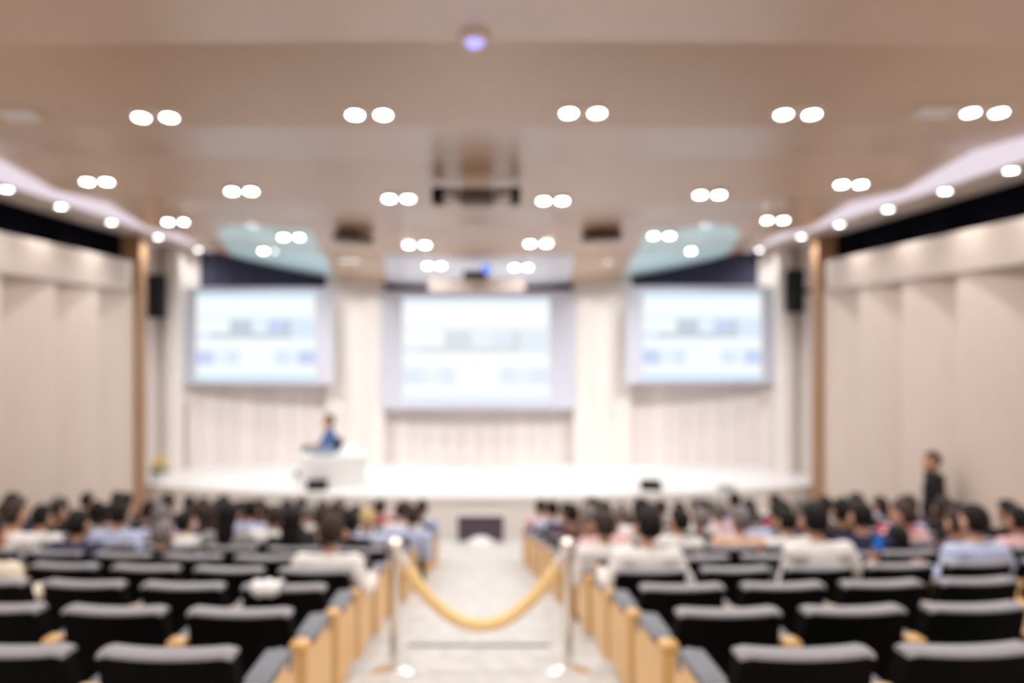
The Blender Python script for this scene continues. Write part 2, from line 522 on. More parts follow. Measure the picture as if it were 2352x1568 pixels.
for r, row in enumerate(PAIRS):
    for i, (px, py) in enumerate(row):
        p = on_ceiling(px, py)
        p.z -= 0.012
        lamp('twin_downlight', f'bright twin downlight, {ORD[r + 1]} row from the camera, {ORD[i + 1]} of {["five","six","six","four"][r]} from the left',
             (-SEP[r], SEP[r]), p, tilt=slope_at(p), group='twin ceiling downlights')
p = on_ceiling(803, 597); p.z -= .012
lamp('twin_downlight', 'twin downlight with one dim lens above the left pilaster', (-0.10, 0.11), p, tilt=slope_at(p), lens=dim_me)
p = on_ceiling(1397, 600); p.z -= .012
lamp('single_downlight', 'single dim downlight above the right pilaster', (0.0,), p, tilt=slope_at(p), lens=dim_me)
SOF = {'left': [(15, 430), (140, 473), (256, 508), (363, 539), (456, 566)], 'right': [(1744, 567), (1841, 538), (1929, 508), (2040, 474), (2171, 432), (2322, 379)]}
for side, L in SOF.items():
    L2 = sorted(L, key=lambda q: abs(q[0] - CX))
    for i, (px, py) in enumerate(L2):
        Y = (SOFFIT - 0.012) * F / (CY - py)
        p = at(px, py, Y)
        p.x = max(-6.6, min(6.6, p.x))
        if abs(p.x) < 6.12:
            p.x = math.copysign(6.12, p.x); Y = p.x * F / (px - CX); p.y = Y
        p.z = SOFFIT - 0.012
        lamp('soffit_downlight', f'single round soffit downlight on the {side}, {ORD[i + 1]} from the stage', (0.0,), p, group='soffit downlights', scale=0.95)
# lamps of the same kind on the part of the ceiling behind the picture
for Y in (5.0, 2.2, -0.8):
    for X in (-3.2, -1.05, 1.05, 3.2, 5.1, -5.1):
        ld = bpy.data.lights.new('rear_downlight', 'AREA')
        ld.shape = 'DISK'
        ld.size = 0.19
        ld.energy = 24
        ld.color = (1.0, 0.975, 0.95)
        lo = bpy.data.objects.new('rear_downlight', ld)
        lo.location = (X, Y, ceil_h(X, Y) - 0.03)
        COL.objects.link(lo)

# added fill beams without fixtures below the ceiling, brightening the stage and its wall
for X in (-4.6, -3.75, -1.2, 1.2, 3.75, 4.6):
    ld = bpy.data.lights.new('added_stage_fill', 'SPOT')
    ld.energy = 340
    ld.spot_size = math.radians(66)
    ld.spot_blend = 0.8
    ld.shadow_soft_size = 0.08
    ld.color = (0.99, 0.98, 1.0)
    lo = bpy.data.objects.new('added_stage_fill', ld)
    lo.location = (X, 12.6, ceil_h(X, 12.6) - 0.05)
    lo.rotation_euler = (math.radians(55), 0, 0)
    COL.objects.link(lo)

# small wall washers over the pilasters
for X in (-3.2, -2.45, 2.45, 3.2):
    ld = bpy.data.lights.new('pilaster_washer', 'SPOT')
    ld.energy = 18
    ld.spot_size = math.radians(100)
    ld.spot_blend = 1.0
    ld.shadow_soft_size = 0.04
    lo = bpy.data.objects.new('pilaster_washer', ld)
    lo.location = (X, 17.25, ceil_h(X, 17.25) - 0.05)
    lo.rotation_euler = (math.radians(15), 0, 0)
    COL.objects.link(lo)

# ------------------------------------------------------------------ small things on the ceiling
p = on_ceiling(1090, 82)
t = thing('ceiling_detector', 'round cream ceiling detector with a violet lens', 'detector', p)
t.rotation_euler = (slope_at(p), 0, 0)
MB().lathe([(0.0, -.05), (.06, -.05), (.115, -.035), (.13, -.01), (.13, .02), (0, .02)], 24).obj('housing', M['vent'], t, True)
MB().ball((0, 0, -.05), (.075, .075, .055), 14).obj('lens', M['violet'], t, True)
for px, py, sd in ((45, 262, 'left'), (2147, 255, 'right')):
    p = on_ceiling(px, py)
    t = thing('ceiling_vent', f'small flat cream ceiling vent on the {sd} of the ceiling', 'vent', p)
    t.rotation_euler = (slope_at(p), 0, 0)
    MB().box(-.19, .19, -.13, .13, -.02, .01, .005).obj('frame', M['vent'], t)
    for q in range(4):
        MB().box(-.16, .16, -.10 + q * .055, -.065 + q * .055, -.03, -.015).obj('slat', M['white'], t)
for px, py, lab in ((145, 258, 'small round ceiling speaker beside the left vent'), (135, 405, 'small round ceiling speaker beside the second light row at left'),
                    (2068, 252, 'small round ceiling speaker beside the right vent'), (2037, 408, 'small round ceiling speaker beside the second light row at right')):
    p = on_ceiling(px, py)
    t = thing('ceiling_speaker', lab, 'speaker', p)
    t.rotation_euler = (slope_at(p), 0, 0)
    MB().lathe([(0, -.012), (.07, -.012), (.085, -.006), (.085, .01), (0, .01)], 18).obj('grille', M['ceiling'], t, True)
    MB().lathe([(.085, -.008), (.098, -.006), (.10, .01), (.085, .01)], 18).obj('rim', M['vent'], t, True)
p = at(1101, 560, 14.3); p.z = ceil_h(p.x, p.y)
t = thing('motion_sensor', 'tiny violet lit sensor on the ceiling before the central screen', 'sensor', p)
MB().lathe([(0, -.03), (.05, -.03), (.06, 0), (0, 0)], 14).obj('base', M['vent'], t, True)
MB().ball((0, 0, -.03), .03, 10).obj('lens', M['violet'], t, True)

# big projector rig hanging from the middle of the ceiling
Y = 9.9
zc = ceil_h(0, Y)
t = thing('projector_rig', 'dark hanging projector rig with two black end boxes, middle of ceiling', 'projector', (at(1095, 450, Y).x, Y, 0))
zr = at(0, 452, Y).z
MB().box(-.16, .16, -.14, .14, zr + .06, zc + .06, .02).obj('ceiling_shaft', M['vent'], t)
for sx, w in ((-1, .075), (1, .055)):
    MB().box(sx * .49 - w, sx * .49 + w, -.16, .16, zr - .09, zr + .10, .012).obj('end_box', M['black'], t)
MB().box(-.45, .45, -.14, -.11, zr + .05, zr + .085).obj('rail', M['brownmetal'], t)
MB().box(-.45, .45, .11, .14, zr + .05, zr + .085).obj('rail', M['brownmetal'], t)
MB().box(-.45, .45, -.02, .01, zr - .06, zr - .03).obj('rail', M['brownmetal'], t)
pj = MB().box(-.21, .21, -.2, .2, zr - .10, zr + .03, .02).obj('projector_body', M['brownmetal'], t)
MB().lathe([(0, 0), (.05, 0), (.055, .05), (.04, .06), (0, .06)], 16).xf(Matrix.Translation((.08, .19, zr - .03)) @ Matrix.Rotation(-math.pi / 2, 4, 'X')).obj('projector_lens', M['black'], pj, True)
for sx in (-1, 1):
    MB().tube([(sx * .43, -.12, zr + .07), (sx * .22, 0, zr - .02)], .014).obj('strut', M['brownmetal'], t)
# two slim side projectors
for px, py, sd in ((812, 549, 'left'), (1382, 545, 'right')):
    Y = 12.9
    c = at(px, py, Y)
    t = thing('ceiling_projector', f'slim dark ceiling projector before the {sd} screen', 'projector', c)
    t.rotation_euler = (0, 0.09 if sd == 'left' else -0.06, 0)
    MB().box(-.31, .31, -.20, .20, -.055, .055, .02).obj('projector_body', M['brownmetal'], t)
    MB().box(-.05, .05, -.05, .05, .05, ceil_h(c.x, Y) - c.z + .04).obj('mount_pole', M['brownmetal'], t)
    MB().lathe([(0, 0), (.04, 0), (.04, .04), (0, .04)], 12).xf(Matrix.Translation((.12, .19, 0)) @ Matrix.Rotation(-math.pi / 2, 4, 'X')).obj('projector_lens', M['black'], t, True)
# shelf with a projector before the central screen
Y = 15.0
a, b = at(987, 671, Y), at(1204, 641, Y)
sh = thing('projector_shelf', 'pale hanging shelf box above the central screen', 'shelf', ((a.x + b.x) / 2, Y, a.z))
w, h = (b.x - a.x) / 2, b.z - a.z
MB().box(-w, w, -.25, .25, 0, h, .02).obj('shelf_box', M['bulkhead'], sh)
for sx in (-1, 1):
    MB().box(sx * (w - .1) - .02, sx * (w - .1) + .02, -.02, .02, h, ceil_h(w, Y) - a.z + .05).obj('hanger', M['vent'], sh)
t = thing('projector', 'black projector with a glowing blue lens on the hanging shelf', 'projector', (at(1100, 0, Y).x, Y, b.z))
MB().box(-.30, .17, -.18, .18, .0, .15, .02).obj('projector_body', M['black'], t)
MB().lathe([(0, 0), (.085, 0), (.085, .06), (.06, .06)], 18).xf(Matrix.Translation((.14, -.18, .16)) @ Matrix.Rotation(math.pi / 2, 4, 'X')).obj('lens_ring', M['black'], t, True)
MB().ball((.14, -.22, .16), (.068, .03, .068), 14).obj('lens', M['bluelens'], t, True)

# loudspeakers by the round columns
for sx, sd, x0, x1, y0, y1 in ((-1, 'left', 340, 376, 630, 730), (1, 'right', 1809, 1842, 619, 718)):
    Y = 16.2
    a, b = at(x0, y1, Y), at(x1, y0, Y)
    t = thing('wall_speaker', f'tall black loudspeaker beside the {sd} round column', 'speaker', ((a.x + b.x) / 2, Y, a.z))
    w, h = (b.x - a.x) / 2, b.z - a.z
    MB().box(-w, w, -.14, .16, 0, h, .015).obj('cabinet', M['black'], t)
    MB().box(-w + .02, w - .02, -.155, -.14, .03, h - .03, .004).obj('grille', M['metal'], t)
    xb = sx * 7.05 - (a.x + b.x) / 2
    MB().box(min(0, xb), max(0, xb), .02, .06, h * .45, h * .55).obj('bracket', M['metal'], t)
t = tag(MB().box(*(lambda c: (c.x - .17, c.x + .17, 17.50, 17.56, c.z - .10, c.z + .10))(at(1770, 922, 17.5)), .01).obj('wall_plate', M['pinkplate']), 'small pinkish plate on the stage wall under the right screen', 'wall plate')
t.location.y = wall_y(6.5) - 17.565

# ------------------------------------------------------------------ stage things
for px, py, sd, r in ((728, 1117, 'lectern side', .12), (1495, 1112, 'pedestal side', -.08)):
    Y = 14.95
    c = at(px, py, Y)
    t = thing('stage_monitor', f'black wedge stage monitor on the stage edge, {sd}', 'speaker', (c.x, Y, STAGE_Z), r)
    bm = MB()
    prof = [(-.14, 0), (.14, 0), (.14, .17), (.02, .19), (-.14, .06)]
    lo = [bm.bm.verts.new((-.19, y, z)) for y, z in prof]; hi = [bm.bm.verts.new((.19, y, z)) for y, z in prof]
    bm.bm.faces.new(lo); bm.bm.faces.new(hi[::-1])
    for i in range(5):
        j = (i + 1) % 5
        bm.bm.faces.new((lo[i], hi[i], hi[j], lo[j]))
    bm.obj('cabinet', M['black'], t)
    MB().box(-.16, .16, -.10, .03, -.004, .004).xf(Matrix.Translation((0, -.045, .132)) @ Matrix.Rotation(math.radians(39), 4, 'X')).obj('grille', M['metal'], t)
# dark monitor standing on the floor before the stage
Y = 13.9
a, b = at(1051, 1243, Y), at(1157, 1185, Y)
t = thing('floor_monitor', 'dark floor monitor with pale frame before the stage, aisle end', 'monitor', ((a.x + b.x) / 2, Y, FRONT_Z))
w, z0, z1 = (b.x - a.x) / 2, a.z - FRONT_Z, b.z - FRONT_Z
MB().box(-w - .04, w + .04, 0, .06, z0 - .03, z1 + .04, .01).obj('frame', M['white'], t)
MB().box(-w, w, -.008, .004, z0, z1).obj('display', M['plum'], t)
MB().box(-.3, .3, -.1, .2, 0, .03, .008).obj('base', M['white'], t)
MB().box(-.06, .06, .02, .06, .0, z0).obj('stem', M['white'], t)
MB().lathe([(0, .14), (.12, .13), (.20, .08), (.23, 0), (0, 0)], 20, (0, -.16, z0 - .03 if z0 > .03 else 0)).obj('rounded_foot', M['white'], t, True)

# table with the presenter
TY = 15.5
tx = at(765, 0, TY).x
TZ = at(0, 1042, TY).z - STAGE_Z
t = thing('presenter_table', 'long white draped table on the stage beside the lectern', 'table', (tx, TY, STAGE_Z))
MB().box(-.62, .62, -.3, .3, TZ - .04, TZ, .01).obj('table_top', M['white'], t)
MB().box(-.60, .60, -.29, -.27, .02, TZ - .04).obj('front_drape', M['white'], t)
for sx in (-1, 1):
    for sy in (-1, 1):
        MB().box(sx * .56 - .025, sx * .56 + .025, sy * .24 - .025, sy * .24 + .025, 0, TZ - .04).obj('leg', M['white'], t)
t = thing('laptop', 'blue grey open laptop on the white presenter table', 'laptop', (tx - .17, TY - .05, STAGE_Z + TZ))
MB().box(-.24, .24, -.12, .14, 0, .02, .005).obj('keyboard_base', M['bluegrey'], t)
MB().box(-.24, .24, -.01, .01, 0, .14, .005).xf(Matrix.Translation((0, -.13, .015)) @ Matrix.Rotation(math.radians(15), 4, 'X')).obj('laptop_lid', M['bluegrey'], t)
t = thing('lamp_globe', 'round white glowing lamp at the end of the presenter table', 'lamp', (at(805, 0, TY).x, TY - .12, STAGE_Z + TZ))
MB().lathe([(0, 0), (.07, 0), (.07, .02), (.02, .04), (.02, .06), (0, .06)], 14).obj('lamp_foot', M['white'], t, True)
MB().ball((0, 0, .11), (.17, .12, .10), 16).obj('lamp_shade', emit('glowing_shade', (0.95, 0.98, 1.0), 1.1), t, True)

# yellow flowers at the stage corner
Y = 15.75
c = at(366, 1103, Y)
t = thing('flower_pot', 'pot of yellow flowers at the left corner of the stage', 'flowers', (c.x, Y, STAGE_Z))
MB().lathe([(0, 0), (.09, 0), (.12, .12), (.125, .13), (.10, .13), (0, .12)], 16).obj('pot', M['white'], t, True)
MB().ball((0, 0, .16), (.12, .12, .06), 10).obj('leaves', M['green'], t, True)
for q in range(16):
    r = random.uniform(.0, .15); an = q * 2.4
    MB().lathe([(0, 0), (.03, .005), (.055, .03), (.03, .035), (0, .02)], 7, (r * math.cos(an), r * math.sin(an), .18 + .12 * (1 - r / .15) + random.uniform(0, .04))).obj('blossom', M['yellow'], t, True)

t.scale = (1.45,) * 3

# white pedestal by the stage
Y = 13.4
c = at(1666, 1108, Y)
t = thing('pedestal', 'slim white pedestal standing before the stage, right block side', 'pedestal', (c.x, Y, FRONT_Z))
hh = c.z - FRONT_Z
MB().box(-.20, .20, -.16, .16, 0, .04, .01).obj('base', M['white'], t)
MB().box(-.13, .13, -.11, .11, .04, hh - .05, .01).obj('shaft', M['white'], t)
MB().box(-.15, .15, -.14, .14, hh - .05, hh, .01).obj('top_plate', M['white'], t)

# ------------------------------------------------------------------ chairs
def back_pt(u, v, off):
    w = 0.485 + 0.045 * (1 - v)
    y = -0.02 + 0.14 * (1 - v) + 0.025 * u * u + off
    zt = 0.793 - 0.006 * (1 - u * u) - 0.012 * max(0, abs(u) - .9) / .1
    z = 0.30 + (zt - 0.30) * v
    return (u * w / 2, y, z)
def make_back():
    bm = bmesh.new()
    nu, nv = 12, 6
    us = [-1 + 2 * i / nu for i in range(nu + 1)]
    f = [[bm.verts.new(back_pt(u, j / nv, 0.0)) for u in us] for j in range(nv + 1)]
    g = [[bm.verts.new(back_pt(u, j / nv, 0.085)) for u in us] for j in range(nv + 1)]
    for j in range(nv):
        for i in range(nu):
            bm.faces.new((f[j][i], f[j][i + 1], f[j + 1][i + 1], f[j + 1][i]))
            bm.faces.new((g[j][i], g[j + 1][i], g[j + 1][i + 1], g[j][i + 1]))
        bm.faces.new((f[j][0], f[j + 1][0], g[j + 1][0], g[j][0]))
        bm.faces.new((f[j][-1], g[j][-1], g[j + 1][-1], f[j + 1][-1]))
    for i in range(nu):
        bm.faces.new((f[0][i], g[0][i], g[0][i + 1], f[0][i + 1]))
        bm.faces.new((f[-1][i], f[-1][i + 1], g[-1][i + 1], g[-1][i]))
    m = MB(); m.bm.free(); m.bm = bm
    return m
def make_top():
    bm = bmesh.new()
    nu = 14
    rings = []
    for i in range(nu + 1):
        u = -1 + 2 * i / nu
        x, y, z = back_pt(u, 1, 0)
        prof = [(-.003, -.012), (-.003, .000), (.008, .008), (.045, .010), (.078, .008), (.088, .000), (.088, -.012)]
        rings.append([bm.verts.new((x * 1.012, y + a, z + b)) for a, b in prof])
    for A, B in zip(rings, rings[1:]):
        for k in range(len(A)):
            l = (k + 1) % len(A)
            bm.faces.new((A[k], B[k], B[l], A[l]))
    bm.faces.new(rings[0]); bm.faces.new(rings[-1][::-1])
    m = MB(); m.bm.free(); m.bm = bm
    return m
me_back = make_back().mesh('backrest', M['chair'], True)
me_top = make_top().mesh('top_edge', M['chairtop_lit'], True)
me_seat = MB().box(-.25, .25, .13, .58, .29, .385, .03).mesh('seat', M['chair'], True)
me_leg = MB().box(-.24, .24, .17, .23, 0.0, .06, .01).box(-.05, .05, .17, .25, 0.05, .30, .01).mesh('pedestal', M['metal'])
# arm between two seats: wooden post, a wooden tip at the rear and a grey pad in front
me_post = MB().box(-.035, .035, .04, .42, 0, .60, .01).mesh('arm_post', M['armwood'])
me_tip = MB().box(-.045, .045, .0, .10, .60, .65, .018).mesh('arm_tip', M['armwood'], True)
me_pad = MB().box(-.045, .045, .10, .46, .60, .635, .018).mesh('arm_pad', M['armpad'], True)
def end_panel():
    m = MB()
    prof = [(.0, .17), (.52, .17), (.54, .45), (.50, .57), (.42, .60), (.0, .60)]
    lo = [m.bm.verts.new((-.045, y, z)) for y, z in prof]; hi = [m.bm.verts.new((.045, y, z)) for y, z in prof]
    m.bm.faces.new(lo); m.bm.faces.new(hi[::-1])
    for i in range(len(prof)):
        j = (i + 1) % len(prof)
        m.bm.faces.new((lo[i], hi[i], hi[j], lo[j]))
    return m
me_panel = end_panel().mesh('end_panel', M['armwood'])
me_foot = MB().box(-.03, .03, .12, .38, 0, .18, .01).mesh('panel_foot', M['metal'])
me_endpad = MB().box(-.055, .055, .12, .46, .60, .64, .016).ball((0, .46, .57), (.055, .07, .065), 12).mesh('end_pad', M['armpad'], True)

def seat_pos(k, side, j):
    y = row_y(k)
    x0 = 1.15 + 0.017 * (y - 2.77) if y < 6 else 1.205 - 0.035 * (y - 6)
    X = 0.025 + side * (x0 + 0.61 * (j - 1))
    return X, y + arc(X), floor_z(k), math.atan(X / 32)
def place_chair(k, side, j, occupied):
    X, Y, Z, rz = seat_pos(k, side, j)
    sd = 'left' if side < 0 else 'right'
    t = thing('auditorium_chair', f'black {"occupied" if occupied else "empty"} auditorium chair, {ORD[k]} row from the camera, {ORD[j]} seat {sd} of aisle', 'chair',
              (X, Y, Z), rz, 'black auditorium chairs')
    for n, me in (('backrest', me_back), ('top_edge', me_top), ('seat', me_seat), ('pedestal', me_leg)):
        link(n, me, t)
    a = link('armrest', me_post, t); a.location.x = side * .305
    link('arm_tip', me_tip, a); link('arm_pad', me_pad, a)
    if j == 1:
        e = link('end_panel', me_panel, t); e.location.x = -side * .285
        link('arm_tip', me_tip, e); link('end_pad', me_endpad, e); link('panel_foot', me_foot, e)

# ------------------------------------------------------------------ people
def seg_d(p, a, b):
    ab = b - a
    L = ab.length_squared
    t = max(0, min(1, (p - a).dot(ab) / L)) if L else 0
    return (p - (a + ab * t)).length, t

def build_person(J, tag_, long_sleeve=True, headrot=0.0, fold=False):
    """J: joints. One closed surface from overlapping tapered limbs (voxel remesh); clothing and hair are shells lifted from it."""
    V = {k: Vector(v) for k, v in J.items()}
    m = MB()
    m.tube([V['pelvis'] + Vector((0, 0, -.09)), V['pelvis'], V['belly'], V['chest'], V['collar'], V['collar'] + Vector((0, 0, .045))],
           [(.13, .10), (.175, .125), (.155, .115), (.175, .12), (.13, .085), (.06, .055)], 16)
    m.tube([V['collar'] + Vector((0, -.005, -.02)), V['neck'], V['head'] + Vector((0, 0, -.05))], [.062, .054, .056], 12)
    R = Matrix.Rotation(headrot, 3, 'Z')
    h = V['head']
    m.ball(h + Vector((0, 0, .012)), (0.0836, 0.1056, 0.1155), 16, R)
    m.ball(h + R @ Vector((0, .03, -.055)), (0.0616, 0.0726, 0.0682), 12, R)
    m.ball(h + R @ Vector((0, .110, -.013)), (0.0154, 0.0242, 0.0220), 8, R)
    m.ball(h + R @ Vector((0, .094, .020)), (0.0550, 0.0198, 0.0154), 8, R)
    m.ball(h + R @ Vector((0, .101, -.06)), (0.0286, 0.0132, 0.0132), 8, R)
    for s in (-1, 1):
        m.ball(h + R @ Vector((s * .100, -.005, -.015)), (.019, .027, .042), 8, R)
    bones = [('torso', V['pelvis'], V['belly'], .17), ('torso', V['belly'], V['collar'], .16), ('head', V['neck'], h + Vector((0, 0, .06)), .085)]
    for s, n in ((-1, 'l'), (1, 'r')):
        sh, el, wr, hd = (V[q + n] for q in ('sho', 'elb', 'wri', 'han'))
        m.tube([V['collar'] + Vector((s * .05, 0, -.03)), sh, sh.lerp(el, .35), el, el.lerp(wr, .3), wr], [.07, .066, .056, .044, .043, .029], 12)
        m.ball(sh, .068, 10)
        d = (hd - wr).normalized()
        m.tube([wr - d * .01, wr + d * .035, wr + d * .085], [(.027, .022), (.04, .02), (.037, .016)], 10)
        sidev = d.cross(Vector((0, 0, 1)))
        if sidev.length < .2: sidev = Vector((s, 0, 0))
        sidev.normalize()
        nrm = sidev.cross(d).normalized()
        if nrm.z > 0: nrm = -nrm
        for q, ln in enumerate((.062, .074, .068, .052)):
            b0 = wr + d * .078 + sidev * ((q - 1.5) * .0195)
            m.tube([b0, b0 + d * ln * .5 + nrm * .006, b0 + d * ln * .85 + nrm * .026], [.0098, .009, .0075], 6)
        ts = -sidev * s if (sidev * s).x * s > 0 else sidev * s
        b0 = wr + d * .02 + ts * .024
        m.tube([b0, b0 + d * .03 + ts * .024 + nrm * .006, b0 + d * .058 + ts * .03 + nrm * .012], [.013, .011, .009], 6)
        bones += [('upper' + n, sh, el, .055), ('fore' + n, el, wr, .04), ('hand' + n, wr, wr + d * .16, .04)]
        hp, kn, an, to = (V[q + n] for q in ('hip', 'kne', 'ank', 'toe'))
        m.tube([hp, hp.lerp(kn, .4), kn, kn.lerp(an, .3), an], [.10, .085, .062, .058, .040], 12)
        m.ball(kn, .062, 8)
        m.tube([an + Vector((0, -.03, -.03)), an.lerp(to, .5) + Vector((0, 0, -.01)), to], [(.045, .04), (.045, .035), (.038, .022)], 10)
        bones += [('thigh' + n, hp, kn, .085), ('shin' + n, kn, an, .05), ('foot' + n, an + Vector((0, 0, -.02)), to, .04)]
    me = m.mesh('body_raw')
    o = link('body_raw', me)
    r = o.modifiers.new('r', 'REMESH'); r.mode = 'VOXEL'; r.voxel_size = .0105
    sm = o.modifiers.new('s', 'SMOOTH'); sm.factor = .5; sm.iterations = 4
    dc = o.modifiers.new('d', 'DECIMATE'); dc.ratio = .22
    dg = bpy.context.evaluated_depsgraph_get()
    body = bpy.data.meshes.new_from_object(o.evaluated_get(dg))
    bpy.data.objects.remove(o)
    body.name = 'person_body_' + tag_
    body.polygons.foreach_set('use_smooth', [True] * len(body.polygons))
    body.materials.clear(); body.materials.append(M['skin'])
    # region of every face
    reg = []
    for f in body.polygons:
        c = f.center
        best = min(((seg_d(c, a, b)[0] / rr, n, seg_d(c, a, b)[1]) for n, a, b, rr in bones), key=lambda q: q[0])
        reg.append((best[1], best[2], c.copy()))
    def shell(name, test, off):
        bm = bmesh.new(); bm.from_mesh(body); bm.faces.ensure_lookup_table()
        kill = [f for i, f in enumerate(bm.faces) if not test(*reg[i])]
        bmesh.ops.delete(bm, geom=kill, context='FACES')
        bm.normal_update()
        inner = [(v, v.normal.copy(), v.is_boundary) for v in bm.verts]
        for v, nn, bd in inner:
            v.co += nn * (0.003 if bd else off)
        mm = bpy.data.meshes.new(name)
        bm.to_mesh(mm); bm.free()
        mm.polygons.foreach_set('use_smooth', [True] * len(mm.polygons))
        mm.materials.clear(); mm.materials.append(M['trousers'])
        return mm
    collar_z = V['neck'].z - .012
    waist = V['pelvis'].z - .03
    out = {'body': body}
    out['shirt'] = shell('shirt', lambda n, t, c: (n in ('torso', 'head') and c.z > waist and c.z < collar_z) or n.startswith('upper') or (n.startswith('fore') and (t < .93 if long_sleeve else t < .0)), .013)
    out['trousers'] = shell('trousers', lambda n, t, c: n.startswith(('thigh', 'shin')) or (n == 'torso' and c.z <= waist + .03), .010)
    out['shoes'] = shell('shoes', lambda n, t, c: n.startswith('foot'), .008)
    Ri = R.transposed()
    def hair(n, t, c):
        if n != 'head': return False
        q = Ri @ (c - h)
        if abs(q.x) > .084 and q.z < .035 and abs(q.y) < .042: return False
        return q.z > .055 + .25 * max(0, q.y) or (q.y < .015 and q.z > -.02) or (q.y < -.03 and q.z > -.062)
    out['hair'] = shell('hair', hair, .017)
    hl = MB()
    hl.ball(h + Vector((0, -.012, .02)), (.102, .122, .130), 16, R)
    hl.tube([h + R @ Vector((0, -.06, .0)), h + R @ Vector((0, -.085, -.09)), h + R @ Vector((0, -.10, -.2)), h + R @ Vector((0, -.10, -.33))], [(.085, .06), (.095, .05), (.085, .045), (.05, .025)], 12)
    for v in hl.bm.verts:          # open the front around the face
        q = Ri @ (v.co - h)
        if q.y > .03 and q.z < .06:
            v.co = h + R @ Vector((q.x, .028, q.z))
    out['hair_long'] = hl.mesh('hair_long', M['hair_black'], True)
    ey = MB()
    for s in (-1, 1):
        ey.ball(h + R @ Vector((s * .033, .098, .007)), (.011, .008, .008), 8, R)
    out['eyes'] = ey.mesh('eyes', M['eye'], True)
    return out

def seated(lean=0.0, head=(0, 0, 0), hand_r=None, elb_r=None, hand_l=None, elb_l=None, fwd=0.0):
    J = dict(pelvis=(0, .32, .46), belly=(lean * .3, .30 + fwd * .3, .56), chest=(lean * .7, .24 + fwd * .7, .695), collar=(lean, .225 + fwd, .80),
             neck=(lean + head[0] * .4, .235 + fwd + head[1] * .4, .875), head=(lean + head[0], .255 + fwd + head[1], .995 + head[2]))
    for s, n in ((-1, 'l'), (1, 'r')):
        J['sho' + n] = (lean + s * .185, .225 + fwd, .78 - s * lean * .3)
        J['elb' + n] = (lean * .7 + s * .235, .25 + fwd * .6, .53)
        J['wri' + n] = (s * .15, .46 + fwd * .5, .56)
        J['han' + n] = (s * .08, .57 + fwd * .5, .555)
        J['hip' + n] = (s * .09, .29, .46)
        J['kne' + n] = (s * .12, .68, .48)
        J['ank' + n] = (s * .12, .70, .10)
        J['toe' + n] = (s * .13, .86, .035)
    if elb_r: J['elbr'], J['wrir'], J['hanr'] = elb_r, hand_r[0], hand_r[1]
    if elb_l: J['elbl'], J['wril'], J['hanl'] = elb_l, hand_l[0], hand_l[1]
    return J
VAR = [
    build_person(seated(), 'upright'),
    build_person(seated(lean=.04, head=(.03, 0, -.01)), 'leaning', headrot=.35),
    build_person(seated(lean=-.03, head=(-.02, .05, -.04), fwd=.05), 'bowed', headrot=-.25),
    build_person(seated(lean=.0, head=(.02, .01, 0), elb_l=(-.285, .18, .60), hand_l=((-.30, .38, .66), (-.29, .49, .66)), elb_r=(.285, .18, .60), hand_r=((.30, .38, .66), (.29, .49, .66))), 'broad', headrot=.1),
    build_person(seated(lean=.0, head=(-.015, .01, 0), elb_r=(.31, .20, .58), hand_r=((.40, .22, .70), (.415, .22, .80))), 'holding'),
]
STAND = dict(pelvis=(0, 0, .93), belly=(0, -.005, 1.07), chest=(0, -.01, 1.25), collar=(0, -.015, 1.40), neck=(0, -.01, 1.48), head=(0, .01, 1.60))
for s, n in ((-1, 'l'), (1, 'r')):
    STAND.update({'sho' + n: (s * .19, -.015, 1.385), 'elb' + n: (s * .25, -.03, 1.10), 'wri' + n: (s * .25, .05, .86), 'han' + n: (s * .25, .07, .76),
                  'hip' + n: (s * .09, 0, .90), 'kne' + n: (s * .10, .02, .50), 'ank' + n: (s * .10, -.02, .09), 'toe' + n: (s * .12, .14, .035)})
STANDING = build_person(STAND, 'standing')

def add_person(P, label, loc, rz, top, hair='hair_black', long_hair=False, group=None, eyes=False, sc=1.0, trous='trousers'):
    o = link('person', P['body'])
    o.location = loc; o.rotation_euler = (0, 0, rz); o.scale = (sc,) * 3
    tag(o, label, 'person', group)
    for n, me, mm in (('shirt', P['shirt'], M[top]), ('trousers', P['trousers'], M[trous]), ('shoes', P['shoes'], M['shoe']),
                      ('hair', P['hair_long'] if long_hair else P['hair'], M[hair])):
        c = link('jacket' if n == 'shirt' and 'jacket' in top else n, me, o)
        c.material_slots[0].link = 'OBJECT'
        c.material_slots[0].material = mm
    if eyes:
        link('eyes', P['eyes'], o)
    return o

